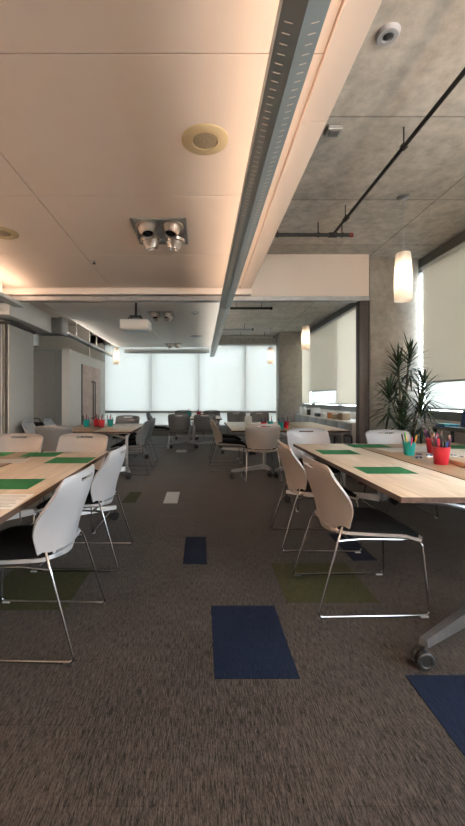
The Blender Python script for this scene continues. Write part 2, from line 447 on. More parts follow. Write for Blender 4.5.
struct(bbox('wall_pier', (WX, WX + .12, 5.95, 6.2, .95, 3.19), M['column']))
rl = ['nearest bay behind the jamb', 'second bay, hanging lower', 'third bay ending higher', 'last bay before the far column']
blind_thing('y', 9.12, 11.3, WX - .012, 3.17, 1.09, M['blind'], 'sheer second blind showing below the shorter rear right blind')
for (a, b), lab, zb in zip(zip(re_, re_[1:]), rl, (1.05, 1.10, 1.43, 1.08)):
    blind_thing('y', a, b, WX - .05, 3.17, zb, M['blind_near' if zb > 1.4 else 'blind_side'], 'rear roller blind on the right window wall, ' + lab)

# ------------------------------------------------------------------ what stands outside
t = thing('office_building', 'pale office building with dark window bands seen through the far blinds', 'building', (-9, 34, -6))
bbox('wall', (-22, 8.5, 0, 10, 0, 20), M['outside'], t)
for z in (2.5, 5.4, 8.3, 11.2, 14.1, 17): bbox('window_band', (-22, 8.5, -.15, 0, z, z + 1.2), M['outside_win'], t)
t = thing('brick_building', 'pinkish building seen through the far blinds beside the column', 'building', (4.5, 30, -6))
bbox('wall', (-3.5, 3, 0, 8, 0, 9.6), M['brick'], t)
for z in (1, 3.2, 5.4): bbox('window_band', (-3.2, 2.6, -.12, 0, z, z + .9), M['outside_win'], t)
bbox('parapet', (-3.6, 3.1, -.2, 8, 9.6, 9.9), M['outside'], t)
t = thing('side_building', 'grey building across the street outside the right windows', 'building', (30, 6, -6))
bbox('wall', (0, 10, -25, 14, 0, 7.4), M['pale_outside'], t)
for z in (1.5, 4.2): bbox('window_band', (-.15, 0, -25, 14, z, z + .8), M['outside'], t)
g = bmn(); box(g, -80, 80, FY + 1, 90, -6.3, -6); box(g, WX + 1, 80, -60, FY + 1, -6.3, -6)
struct(obj('ground', g, M['ground']))

# ------------------------------------------------------------------ carpet accent tiles
def ctile(x0, x1, y0, y1, mat, label, cat='carpet tile'):
    o = bbox('carpet_tile', (0, x1 - x0, 0, y1 - y0, 0, .0025), mat); o.location = (x0, y0, 0.0); return tag(o, label, cat)
ctile(.06, .44, 1.70, 2.296, M['carpet_blue'], 'large navy blue carpet tile in the middle of the aisle')
ctile(-.137, .045, 2.87, 3.435, M['carpet_blue'], 'narrow navy blue carpet tile farther up the aisle')
ctile(.527, 1.09, 2.33, 2.887, M['carpet_olive'], 'olive green carpet tile under the nearest right chair')
ctile(1.17, 1.357, 2.93, 3.51, M['carpet_blue'], 'narrow blue carpet tile under the right table by the second chair')
ctile(.92, 1.48, 1.12, 1.72, M['carpet_blue'], 'navy blue carpet tile at the lower right by the table caster')
ctile(-1.37, -.80, 2.25, 2.81, M['carpet_olive'], 'olive green carpet tile under the left table')
ctile(-.945, -.785, 4.55, 5.08, M['carpet_olive'], 'small olive carpet tile beyond the left chairs')
t = thing('floor_box', 'white power outlet cover set in the carpet of the aisle', 'floor outlet', (-.365, 4.8, 0))
bbox('cover', (-.085, .085, -.27, .27, 0, .006), M['shell_white'], t, bev=.002)
bm = bmn()
for k in range(5): box(bm, -.07, .07, -.2 + k * .09, -.17 + k * .09, .006, .008)
obj('lid_grille', bm, M['alu'], t)
t = thing('floor_box', 'small white power outlet cover under the distant centre chairs', 'floor outlet', (-.46, 8.95, 0))
bbox('cover', (-.12, .12, -.2, .2, 0, .006), M['shell_white'], t, bev=.002)

# ------------------------------------------------------------------ chairs
def smoothstep(a, b, x):
    t = max(0, min(1, (x - a) / (b - a))); return t * t * (3 - 2 * t)

def back_bm():
    """curved shell, local +X is where the sitter looks; slot handle on top, slit at the foot"""
    bm = bmn(); NU, NV = 28, 26
    us = [-1 + 2 * i / NU for i in range(NU + 1)]
    z0, z1 = .435, .872
    G = []
    for j in range(NV + 1):
        v = j / NV; z = z0 + (z1 - z0) * v; row = []
        w = .205 + .058 * smoothstep(0, .55, v)
        if v > .86: w -= .045 * (1 - math.sqrt(max(0, 1 - ((v - .86) / .14) ** 2)))
        if v < .12: w -= .05 * (1 - math.sqrt(max(0, 1 - ((.12 - v) / .12) ** 2)))
        for u in us:
            y = u * w
            wrap = .125 * abs(u) ** 2.1 * (1 - .62 * smoothstep(.45, 1, v)) * (.7 + .3 * smoothstep(0, .4, v))
            x = -.205 - .050 * math.sin(PI * min(1, v * .70)) - .055 * smoothstep(.3, 1, v) + wrap
            zz = z - .012 * (abs(u) ** 3) * smoothstep(.7, 1, v)
            row.append(bm.verts.new((x, y, zz)))
        G.append(row)
    for j in range(NV):
        for i in range(NU):
            um = (us[i] + us[i + 1]) / 2; vm = (j + .5) / NV
            if abs(um) < .34 and .88 < vm < .93: continue
            if abs(um) < .62 and .06 < vm < .13: continue
            bm.faces.new((G[j][i], G[j][i + 1], G[j + 1][i + 1], G[j + 1][i]))
    bmesh.ops.recalc_face_normals(bm, faces=bm.faces)
    bmesh.ops.solidify(bm, geom=list(bm.faces), thickness=.016)
    return bm

def seat_grid(x0, x1, zf, wf, nx=16, ny=14):
    bm = bmn(); G = []
    for i in range(nx + 1):
        s = i / nx; x = x0 + (x1 - x0) * s; row = []
        w = wf(s)
        for j in range(ny + 1):
            u = -1 + 2 * j / ny
            row.append(bm.verts.new((x, u * w, zf(s, u))))
        G.append(row)
    for i in range(nx):
        for j in range(ny): bm.faces.new((G[i][j], G[i + 1][j], G[i + 1][j + 1], G[i][j + 1]))
    return bm, G

def seat_w(s):
    w = .232
    if s > .85: w -= .06 * (1 - math.sqrt(max(0, 1 - ((s - .85) / .15) ** 2)))
    if s < .12: w -= .05 * (1 - math.sqrt(max(0, 1 - ((.12 - s) / .12) ** 2)))
    return w
def shell_bm():
    def zf(s, u):
        return .455 + .018 * abs(u) ** 3 * (1 - s) - .03 * smoothstep(.7, 1, s) + .012 * (1 - s) ** 2
    bm, G = seat_grid(-.19, .335, zf, seat_w)
    bmesh.ops.recalc_face_normals(bm, faces=bm.faces)
    bmesh.ops.solidify(bm, geom=list(bm.faces), thickness=.016)
    return bm
def pad_bm():
    bm = bmn(); nx, ny = 16, 14; top = []; bot = []
    for i in range(nx + 1):
        s = i / nx; x = -.17 + .49 * s; w = seat_w(s) - .012; rt = []; rb = []
        for j in range(ny + 1):
            u = -1 + 2 * j / ny
            e = (1 - abs(u) ** 6) * (1 - abs(2 * s - 1) ** 8)
            base = .460 + .012 * (1 - s) ** 2 - .03 * smoothstep(.7, 1, s)
            rb.append(bm.verts.new((x, u * w, base)))
            rt.append(bm.verts.new((x, u * w, base + .008 + .052 * e * (1 - .4 * s) + .008 * u * u)))
        top.append(rt); bot.append(rb)
    for i in range(nx):
        for j in range(ny):
            bm.faces.new((top[i][j], top[i + 1][j], top[i + 1][j + 1], top[i][j + 1]))
            bm.faces.new((bot[i][j], bot[i][j + 1], bot[i + 1][j + 1], bot[i + 1][j]))
    for i in range(nx):
        bm.faces.new((top[i][0], bot[i][0], bot[i + 1][0], top[i + 1][0])); bm.faces.new((top[i][ny], top[i + 1][ny], bot[i + 1][ny], bot[i][ny]))
    for j in range(ny):
        bm.faces.new((top[0][j], top[0][j + 1], bot[0][j + 1], bot[0][j])); bm.faces.new((top[nx][j], bot[nx][j], bot[nx][j + 1], top[nx][j + 1]))
    return bm

MESH = {}
def make_chair(kind):
    shell = {'white': M['shell_white'], 'pink': M['shell_pink'], 'grey': M['shell_grey']}[kind]
    t = thing('sled_chair', 'chair', 'chair')
    obj('backrest', back_bm(), shell, t, True)
    obj('seat_shell', shell_bm(), shell, t, True)
    obj('seat_pad', pad_bm(), M['black_soft'], t, True)
    bm = bmn(); r = .0065
    def P(s): return [(-.16, s * .205, .50), (-.195, s * .235, .43), (-.322, s * .262, r + .006), (.322, s * .262, r + .006), (.300, s * .225, .405), (.285, s * .19, .418)]
    path = P(-1) + list(reversed(P(1)))
    tube(bm, fillet(path, .032, 5), r, 8)
    tube(bm, [(-.13, -.215, .432), (-.13, .215, .432)], .008, 8)
    tube(bm, fillet([(-.195, -.235, .43), (-.05, -.20, .427), (.28, -.19, .416)], .03), .007, 8)
    tube(bm, fillet([(-.195, .235, .43), (-.05, .20, .427), (.28, .19, .416)], .03), .007, 8)
    fr = obj('sled_frame', bm, M['chrome'], t, True)
    for sx in (-1, 1):
        for sy in (-1, 1):
            b = bmn(); box(b, sx * .29 - .022, sx * .29 + .022, sy * .262 - .010, sy * .262 + .010, 0, .012, bev=.003)
            obj('glide', b, M['shell_white'] if sx > 0 else M['black'], fr)
    return t
CH = {k: make_chair(k) for k in ('white', 'pink', 'grey')}
R_, L_, A_, F_ = 0, PI, PI / 2, -PI / 2     # sitter looks right, left, away from camera, toward camera
chairs = [
 ('pink', .975, 2.43, R_ + .03, 'nearest chair at the right table, warm white back, black seat, chrome sled base'),
 ('pink', .98, 3.35, R_ - .02, 'second chair from the camera along the right table, behind the nearest one'),
 ('white', -.905, 2.06, L_ - .03, 'nearest chair at the left table, pale bluish-white curved back seen from behind'),
 ('white', -.905, 3.00, L_ - .02, 'second chair along the left table, pale back partly behind the nearest one'),
 ('pink', -1.25, 3.82, F_, 'far-end chair of the left tables, slotted top toward the camera, nearer the aisle'),
 ('pink', -1.93, 3.82, F_ + .05, 'far-end chair of the left tables, cut by the left photo edge'),
 ('white', 1.32, 4.50, F_, 'white slotted chair at the far end of the right table, nearer the aisle'),
 ('white', 2.20, 4.28, F_ - .04, 'white slotted chair at the far end of the right tables, in front of the plant'),
 ('pink', .92, 5.90, A_, 'chair seen from straight behind at the middle right table, nearest of that group'),
 ('pink', .47, 6.72, R_, 'chair seen from the side at the aisle side of the middle right table'),
 ('grey', .47, 7.6, R_, 'dark chair farther along the aisle side of the middle right table'),
 ('grey', -1.17, 6.45, L_, 'dark chair on the aisle side of the back left table, nearer the camera'),
 ('grey', -1.17, 7.25, L_, 'dark chair on the aisle side of the back left table, farther away'),
 ('grey', -1.60, 8.1, F_, 'grey chair at the far end of the back left table, near the wooden door'),
 ('grey', -2.05, 5.55, A_, 'dark grey chair back at the near end of the back left table'),
 ('white', -2.60, 6.30, .1, 'white chair on the far left side of the back left table, nearer the camera'),
 ('white', -2.60, 7.12, .1, 'white chair with the black bag, left side of the back left table'),
 ('grey', -.53, 9.35, A_, 'dark grey chair seen from behind at the distant centre table, left of the pair'),
 ('grey', .09, 9.35, A_, 'dark grey chair seen from behind at the distant centre table, right of the pair'),
 ('grey', -1.12, 9.95, R_, 'grey chair turned sideways at the left end of the distant centre table'),
 ('grey', -.55, 11.55, F_, 'dark chair back beyond the distant centre table, left'),
 ('grey', .33, 11.55, F_, 'dark chair back beyond the distant centre table, right'),
 ('grey', .98, 10.35, F_, 'dark chair back under the far windows, beyond the middle right table'),
 ('grey', 1.62, 10.35, F_, 'dark chair back under the far windows, just left of the far column'),
]
for k, x, y, r, lab in chairs:
    place(CH[k], used, (x, y, 0), r, lab, 'meeting room chairs')

# ------------------------------------------------------------------ tables (local: width X, length Y, centred)
TW, TL, TH = .62, 2.35, .73
def make_table(top, cx=0):
    t = thing('folding_table', 'table', 'table')
    w, l = TW / 2, TL / 2
    bbox('tabletop', (-w + .004, w - .004, -l + .004, l - .004, TH - .028, TH), top, t, bev=.002)
    e = bmn()
    box(e, -w, w, -l, -l + .004, TH - .03, TH - .001); box(e, -w, w, l - .004, l, TH - .03, TH - .001)
    box(e, -w, -w + .004, -l + .004, l - .004, TH - .03, TH - .001); box(e, w - .004, w, -l + .004, l - .004, TH - .03, TH - .001)
    obj('edge_band', e, M['edge'], t)
    for s in (-1, 1):
        b = bmn(); cy = s * (l - .10)
        # oval column, flared foot arms and the cast arms under the top
        tube(b, [(cx, cy, .13), (cx, cy, .66)], .026, 12)
        for sx in (-1, 1):
            tip = Vector((sx * (.335 if cx and sx < 0 else .275), s * (l + (.24 if cx and sx < 0 else .16)), .125)); root = Vector((cx, cy, .14))
            if cx and sx > 0: tip.x = .29; tip.y = s * (l + .10)
            d = (tip - root).normalized(); side = Vector((0, 0, 1)).cross(d).normalized()
            va = []
            for p, hw, hh in ((root, .034, .036), (root.lerp(tip, .5), .028, .028), (tip, .022, .017)):
                va.append([b.verts.new(p + side * a * hw + Vector((0, 0, c * hh))) for a, c in ((-1, -1), (1, -1), (.7, 1), (-.7, 1))])
            for q0, q1 in zip(va, va[1:]):
                for k in range(4): b.faces.new((q0[k], q0[(k + 1) % 4], q1[(k + 1) % 4], q1[k]))
            b.faces.new(va[0]); b.faces.new(list(reversed(va[-1])))
            tube(b, [(cx, cy, .62), (cx + (sx * .285 - cx) * .5, cy, .675), (sx * .27, cy, .69)], [.02, .016, .012], 8)
        box(b, -.26, .26, cy - .03, cy + .03, .686, TH - .028)
        lg = obj('leg', b, M['alu'], t, True)
        for sx in (-1, 1):
            x, y = sx * (.33 if cx and sx < 0 else .275), s * (l + (.225 if cx and sx < 0 else .14))
            if cx and sx > 0: y = s * (l + .085)
            b = bmn()
            tube(b, [(x, y, .10), (x, y, .055)], .012, 8)
            for q in (-1, 1):
                T = Matrix.Translation((x, y + q * .020, .042)) @ Matrix.Rotation(PI / 2, 4, 'X')
                lathe(b, [(0, -.010), (.022, -.010), (.026, -.014), (.036, -.014), (.042, -.009), (.042, .009), (.036, .014), (.026, .014), (.022, .010), (0, .010)], n=24, mat=T)
            tube(b, [(x, y - .02, .042), (x, y + .02, .042)], .014, 8)
            obj('caster', b, M['black'], lg, True)
    b = bmn(); box(b, -.02, .02, -l + .14, l - .14, TH - .085, TH - .045); obj('crossbar', b, M['alu'], t)
    return t
TB = {'maple': make_table(M['maple'], .22), 'brown': make_table(M['wood_no_glare'])}
def table(kind, x, y, lab, rot=0, sc=None):
    return place(TB[kind], used, (x, y, 0), rot, lab, 'tables pushed together in blocks', sc)
g = .632
table('maple', 1.05 + TW / 2, 2.0 + TL / 2, 'pale maple folding table at the right, nearest the aisle')
table('brown', 1.05 + TW / 2 + g, 2.0 + TL / 2, 'folding table in the middle of the right block, browned for missing glare, with pencil cups')
table('maple', 1.05 + TW / 2 + 2 * g, 2.0 + TL / 2, 'pale folding table at the window side of the right block')
ta = table('maple', -.885 - TW / 2, 1.35 + TL / 2, 'pale maple folding table at the left, nearest the aisle', PI + math.radians(.8))
table('brown', -.885 - TW / 2 - g, 1.34 + TL / 2, 'folding table in the middle of the left block, browned for missing glare', math.radians(.8))
table('maple', -.885 - TW / 2 - 2 * g, 1.33 + TL / 2, 'pale folding table at the outer side of the left block', math.radians(.8))
S = (1, .93, 1)
for i, s in enumerate(('nearest the aisle', 'in its middle', 'at its window side')):
    table(('maple', 'brown', 'maple')[i], .50 + TW / 2 + g * i, 7.2, 'table of the middle right block, ' + s, 0, S)
for i, s in enumerate(('nearest the aisle', 'at the grey pod side')):
    table(('maple', 'brown', 'maple')[i], -1.08 - TW / 2 - g * i, 6.85, 'table of the back left block, ' + s, 0, (1, .78, 1))
for i, s in enumerate(('left half', 'right half')):
    table('maple', -.72 + TW / 2 + g * i, 10.45, 'distant centre table under the far windows, ' + s, 0, (1, .72, 1))

# ------------------------------------------------------------------ things on the tables
Z = TH + .0006
def sheet(x0, x1, y0, y1, mat, label, rot=0, name='paper_sheet', cat='paper', z=Z, group=None):
    w, l = (x1 - x0) / 2, (y1 - y0) / 2
    bm = bmn(); n = 6; G = []
    for i in range(n + 1):
        G.append([bm.verts.new((-w + 2 * w * i / n, -l + 2 * l * j / n, .0012 * (abs(i / n - .5) ** 2 * 6) * (j / n))) for j in range(n + 1)])
    for i in range(n):
        for j in range(n): bm.faces.new((G[i][j], G[i + 1][j], G[i + 1][j + 1], G[i][j + 1]))
    bmesh.ops.solidify(bm, geom=list(bm.faces), thickness=-.001)
    o = obj(name, bm, mat, None, True, ((x0 + x1) / 2, (y0 + y1) / 2, z)); o.rotation_euler = (0, 0, rot)
    return tag(o, label, cat, group)
GG = 'green paper sheets on the tables'
sheet(1.14, 1.495, 2.62, 2.88, M['green'], 'green paper sheet on the right table in front of the nearest chair', 0, group=GG)
sheet(1.13, 1.48, 3.52, 3.82, M['green'], 'green paper sheet on the right table in front of the second chair', -.03, group=GG)
sheet(1.60, 2.02, 4.0, 4.28, M['green'], 'green paper sheet lying across the far end of the right tables', .03, group=GG)
sheet(2.50, 2.86, 3.9, 4.2, M['green'], 'green paper sheet at the far right by the window side', 0, group=GG)
sheet(1.80, 2.26, 3.68, 3.96, M['paper'], 'white paper sheet beyond the teal cup', .12)
sheet(2.2, 2.5, 3.88, 4.15, M['paper'], 'white paper sheet between the green sheets at the far end of the right tables', -.1)
sheet(-1.34, -.99, 2.17, 2.45, M['green'], 'green paper sheet on the left table in front of the nearest chair', .02, group=GG)
sheet(-1.26, -.91, 3.04, 3.34, M['green'], 'green paper sheet on the left table in front of the second chair', .02, group=GG)
sheet(-1.62, -1.30, 3.38, 3.64, M['green'], 'green paper sheet at the far end of the left tables, nearer the aisle', .04, group=GG)
sheet(-2.12, -1.76, 3.40, 3.66, M['green'], 'green paper sheet at the far end of the left tables, at the photo edge', -.03, group=GG)
sheet(-1.70, -1.44, 3.04, 3.26, M['paper'], 'white paper sheet on the brown left table', .2)
t = thing('printed_sheet', 'white printed sheet with lines of small text on the near left table', 'paper', (-1.0, 1.92, Z), .05)
bbox('page', (-.11, .11, -.14, .14, 0, .001), M['paper'], t)
bm = bmn()
for k in range(9): box(bm, -.09, .09 - random.random() * .05, .11 - k * .026, .114 - k * .026, .001, .0013)
obj('text_lines', bm, M['ink'], t)
o = bbox('notebook', (-.1, .1, -.07, .07, 0, .012), M['black'], bev=.003); o.location = (-1.83, 3.12, Z); o.rotation_euler = (0, 0, .3)
tag(o, 'dark notebook lying on the brown left table', 'notebook')
o = bbox('wooden_board', (-.14, .14, -.16, .16, 0, .035), M['kraft'], bev=.004); o.location = (2.11, 2.98, Z)
tag(o, 'flat tan wooden board beside the red cup, at the right photo edge', 'board')

# tiny scraps near the cups
scr = []
for k in range(26):
    a = random.random() * 2 * PI; rr = math.sqrt(random.random())
    x, y = 2.08 + rr * .25 * math.cos(a), 3.38 + rr * .17 * math.sin(a)
    if (x - 1.895) ** 2 + (y - 3.48) ** 2 < .08 ** 2: continue
    scr.append((x, y, random.random() * PI, k))
for (x, y, r, k) in scr:
    bm = bmn(); w = .016 + random.random() * .016
    box(bm, -w, w, -.010, .010, 0, .004 + random.random() * .008, bev=.001)
    blue = k % 4 != 0
    o = obj('craft_chip', bm, M['navy'] if blue else M['paper'], None, False, (x, y, Z)); o.rotation_euler = (0, 0, r)
    tag(o, 'small dark blue craft chip in the scatter between the cups' if blue else 'small white craft chip in the scatter between the cups', 'craft chip',
        'dark blue craft chips scattered by the cups' if blue else 'white craft chips scattered by the cups')

def cup_bm(r=.052, h=.115):
    bm = bmn()
    lathe(bm, [(0, 0), (r * .74, 0), (r * .78, .004), (r, h - .006), (r * 1.05, h - .004), (r * 1.05, h), (r * .95, h), (r * .72, .008), (0, .008)], n=28)
    return bm
def pen_bm(h=.17, r=.0042):
    bm = bmn(); lathe(bm, [(0, 0), (r * .7, 0), (r, .004), (r, h - .035), (r * 1.15, h - .034), (r * 1.15, h - .006), (r * .5, h), (0, h)], n=8); return bm
cupm = {}; penm = {}
for c in ('teal', 'red'):
    cupm[c] = obj('pencil_cup', cup_bm(), M[c], None, True); C.objects.unlink(cupm[c])
for i in range(8):
    penm[i] = obj('pen', pen_bm(), M['pen%d' % i], None, True); C.objects.unlink(penm[i])
def cup(c, x, y, label, pens, penlabel, sc=1.0, lean=.30):
    o = cupm[c].copy(); C.objects.link(o); o.location = (x, y, Z); o.scale = (sc,) * 3
    tag(o, label, 'cup')
    n = len(pens)
    for k, p in enumerate(pens):
        a = 2 * PI * k / n + .4; q = penm[p].copy(); C.objects.link(q)
        tl = lean * (.35 + .5 * ((k * 37) % 10) / 10)
        q.location = (x + .022 * math.cos(a) * sc, y + .022 * math.sin(a) * sc, Z + .010)
        q.rotation_euler = (tl * -math.sin(a), tl * math.cos(a), 0)
        s = sc * (.85 + .35 * ((k * 53) % 10) / 10); q.scale = (s * (1.3 if sc > 1 else 1),) * 2 + (s,)
        tag(q, penlabel, 'pen', penlabel.split(' standing')[0] + ' in ' + label)
cup('teal', 1.895, 3.48, 'teal plastic cup of pencils on the right tables', [0, 1, 2, 6, 5, 1], 'short pencil standing in the teal cup on the right tables', 1.02, .38)
cup('red', 1.886, 3.00, 'red plastic cup packed with pens, nearest the camera', [2, 3, 2, 7, 2, 3, 2, 4, 3, 7], 'dark pen standing in the nearest red cup', 1.2, .3)
cup('red', 2.20, 3.62, 'red plastic cup behind the nearest red cup', [2, 0, 3, 2, 5, 7], 'dark pen standing in the red cup behind the nearest', 1.2, .36)
for i, (c, x, y, s) in enumerate((('red', 1.06, 6.45, 'leftmost'), ('teal', 1.20, 6.62, 'second'), ('teal', 1.34, 6.42, 'third'), ('red', 1.47, 6.60, 'rightmost'))):
    cup(c, x, y, '%s %s cup of pens on the middle right table' % (s, c), [2, 4, 2, 3], 'dark pen standing in the %s cup of the middle right table' % s, 1.0)
for i, (c, x, y, s) in enumerate((('teal', -2.07, 6.9, 'leftmost'), ('red', -1.93, 7.05, 'second'), ('red', -1.78, 6.85, 'third'), ('teal', -1.66, 7.0, 'rightmost'))):
    cup(c, x, y, '%s %s cup of pens on the back left table' % (s, c), [2, 0, 2, 3], 'dark pen standing in the %s cup of the back left table' % s, 1.12)
for i, (c, x, y, s) in enumerate((('teal', -.32, 10.4, 'left'), ('red', -.06, 10.4, 'right'))):
    cup(c, x, y, 'distant %s cup on the centre table, the %s one' % (c, s), [2, 4, 3], 'dark pen standing in the distant %s cup' % c, 1.2)

# folded white card, black bag
bm = bmn(); v = [bm.verts.new(p) for p in ((-.07, -.05, 0), (.07, -.05, 0), (.07, .05, 0), (-.07, .05, 0), (-.07, 0, .14), (.07, 0, .14))]
for f in ((0, 1, 5, 4), (3, 4, 5, 2)): bm.faces.new([v[i] for i in f])
bmesh.ops.solidify(bm, geom=list(bm.faces), thickness=.002)
o = obj('tent_card', bm, M['paper'], None, False, (.98, 7.9, Z)); tag(o, 'white folded tent card on the middle right table', 'card')
t = thing('shoulder_bag', 'black bag hanging behind the farther white chair at the back left', 'bag', (-3.0, 6.95, .66))
bm = bmn(); box(bm, -.15, .15, -.09, .09, 0, .15, bev=.05, seg=4); obj('bag_body', bm, M['black_soft'], t, True)
bm = bmn(); tube(bm, fillet([(-.09, 0, .13), (-.06, 0, .22), (.06, 0, .22), (.09, 0, .13)], .04), .010); obj('bag_handle', bm, M['black'], t, True)

# ------------------------------------------------------------------ ceiling-hung things
def slotted_channel(name, label, x, y0, y1, zc, w, mat, slots, lamp='warm_strip'):
    t = thing(name, label, 'ceiling light', (x, y0, 0)); L = y1 - y0
    # shallow V underside, upright lips, open top holding the lamp strip
    bm = bmn(); hw = w / 2
    prof = [(-hw, .055), (-hw, .0), (0, -.022), (hw, .0), (hw, .055), (hw - .006, .055), (hw - .006, .006), (0, -.014), (-hw + .006, .006), (-hw + .006, .055)]
    a = [bm.verts.new((px, 0, zc + pz)) for px, pz in prof]; b = [bm.verts.new((px, L, zc + pz)) for px, pz in prof]
    n = len(prof)
    for i in range(n): bm.faces.new((a[i], a[(i + 1) % n], b[(i + 1) % n], b[i]))
    obj('housing', bm, mat, t)
    bm = bmn()
    for yy in (0, L):
        e = [bm.verts.new((px, yy + s, zc + pz)) for s in (-.004, .004) for px, pz in ((-hw, .055), (-hw, 0), (0, -.022), (hw, 0), (hw, .055))]
        bm.faces.new(e[:5]); bm.faces.new(e[5:][::-1])
        for i in range(5): bm.faces.new((e[i], e[(i + 1) % 5], e[5 + (i + 1) % 5], e[5 + i]))
    obj('end_cap', bm, mat, t)
    bm = bmn(); box(bm, -.018, .018, .05, L - .05, zc + .012, zc + .022)
    obj('lamp_strip', bm, M[lamp], t)
    if slots:
        bm = bmn(); d = Vector((hw, 0, -.045)).normalized()
        for (s0, s1, step) in slots:
            y = s0
            while y < s1:
                for sgn in (-1, 1):
                    # slit lying on the sloping face, across the fixture
                    p0 = Vector((sgn * hw * .40, 0, zc - .022 + .022 * .40)); p1 = Vector((sgn * hw * .76, 0, zc - .022 + .022 * .76))
                    nrm = Vector((sgn * .022, 0, -hw)).normalized() * .0009
                    q = [bm.verts.new(p + Vector((0, y - y0 + dy, 0)) + nrm) for p, dy in ((p0, -.0022), (p1, -.0022), (p1, .0022), (p0, .0022))]
                    bm.faces.new(q)
                y += step
        obj('vent_slots', bm, M['slot'], t)['kind'] = 'stuff'
    bm = bmn(); k = 0
    yy = .6
    while yy < L:
        tube(bm, [(0, yy, zc + .02), (0, yy, CEIL)], .003, 6); yy += 1.8
    obj('hanging_wire', bm, M['alu'], t)
    return t
slotted_channel('linear_light', 'long dark slotted light channel running under the ceiling panels toward the back', .34, -1.5, 5.38, H + 1.275, .155, M['channel'], [(1.287, 4.4, .040)])
slotted_channel('linear_light', 'continuation of the light channel in the back room, brighter light put in its colour', .34, 5.42, 11.75, H + 1.275, .145, M['channel_pale'], None, 'dim_strip')
def bar_light(label, x, y0, y1, z, stems, lamp='warm_strip'):
    t = thing('pendant_bar_light', label, 'ceiling light', (x, y0, z)); L = y1 - y0
    bm = bmn(); box(bm, -.07, .07, 0, L, 0, .05, bev=.008); obj('housing', bm, M['channel_pale'], t)
    bm = bmn(); box(bm, -.05, .05, .03, L - .03, .05, .056); obj('lamp_strip', bm, M[lamp], t)
    for s in stems:
        bm = bmn(); tube(bm, [(0, s, .05), (0, s, (CEIL if y0 < 5 else SLAB) - z)], .008, 8)
        st = obj('stem', bm, M['white_paint'], t, True)
    return t
bar_light('pale linear bar light hanging at the left edge, near room', -2.55, 1.4, 5.36, H + 1.27, (.6, 2.0, 3.48))
bar_light('pale linear bar light hanging above the wooden doors, back room', -2.72, 7.75, 11.8, H + 1.27, (.6, 2.2, 3.8), 'dim_strip')

def added_bar(label, x, y0, y1, top):  # lamps added out of view to brighten the near ceiling and slab
    t = thing('pendant_bar_light', label, 'ceiling light', (x, y0, H + 1.27)); L = y1 - y0
    bm = bmn(); box(bm, -.07, .07, 0, L, 0, .05, bev=.008); obj('housing', bm, M['channel_pale'], t)
    bm = bmn(); box(bm, -.05, .05, .03, L - .03, .05, .056); obj('lamp_strip', bm, M['added_strip'], t)
    for s in (.5, L - .5):
        bm = bmn(); tube(bm, [(0, s, .05), (0, s, top - H - 1.27)], .008, 8); obj('stem', bm, M['white_paint'], t, True)
added_bar('added unseen bar light behind the camera, between the left bar light and the channel', -1.0, -3.3, .3, CEIL)
added_bar('added unseen bar light at the far left of the near room', -4.2, -2.6, 4.6, CEIL)
added_bar('added unseen bar light under the concrete slab behind the camera', 1.6, -3.3, .7, SLAB)
added_bar('added unseen bar light under the concrete slab near the right windows behind the camera', 2.6, -3.3, 1.4, SLAB)

def spot_fixture(label, x0, x1, y0, y1, z, sc=1):
    cx, cy = (x0 + x1) / 2, (y0 + y1) / 2; w, l = (x1 - x0) / 2, (y1 - y0) / 2
    t = thing('gimbal_spotlight', label, 'ceiling light', (cx, cy, z))
    bm = bmn(); box(bm, -w, w, -l, -l + .018, -.010, 0); box(bm, -w, w, l - .018, l, -.010, 0); box(bm, -w, -w + .018, -l, l, -.010, 0); box(bm, w - .018, w, -l, l, -.010, 0)
    box(bm, -w + .018, w - .018, -l + .018, l - .018, -.004, 0)
    obj('trim_plate', bm, M['steel'], t)
    for sx in (-1, 1):
        for sy in (-1, 1):
            px, py = sx * w * .47, sy * l * .5
            T = Matrix.Translation((px, py, -.012)) @ Matrix.Rotation(-.30 if sy < 0 else .15, 4, 'X') @ Matrix.Rotation(.16 * sx, 4, 'Y') @ Matrix.Rotation(PI, 4, 'X')
            bm = bmn(); r = w * .42
            lathe(bm, [(r, -.01), (r, .012), (r * .93, .02), (r * .86, .02), (r * .84, .006), (r * .78, .03), (r * .74, .045), (r * .60, .072), (r * .58, .092), (r * .52, .092), (r * .48, .066), (0, .064)], n=24, mat=T)
            g_ = obj('gimbal_lamp', bm, M['gimbal'], t, True)
            bm = bmn(); lathe(bm, [(0, .065), (r * .465, .065), (r * .44, .078), (0, .084)], n=20, mat=T); obj('lens', bm, M['lens'], g_, True)
    return t
spot_fixture('square recessed fixture of four gimbal spotlights in the near ceiling', -.62, -.13, 3.32, 3.87, CEIL)
spot_fixture('recessed gimbal spotlight fixture in the back ceiling beside the projector', -.98, -.50, 6.9, 7.4, CEIL)
spot_fixture('farthest recessed gimbal spotlight fixture, near the far windows', -1.05, -.55, 10.9, 11.4, CEIL)

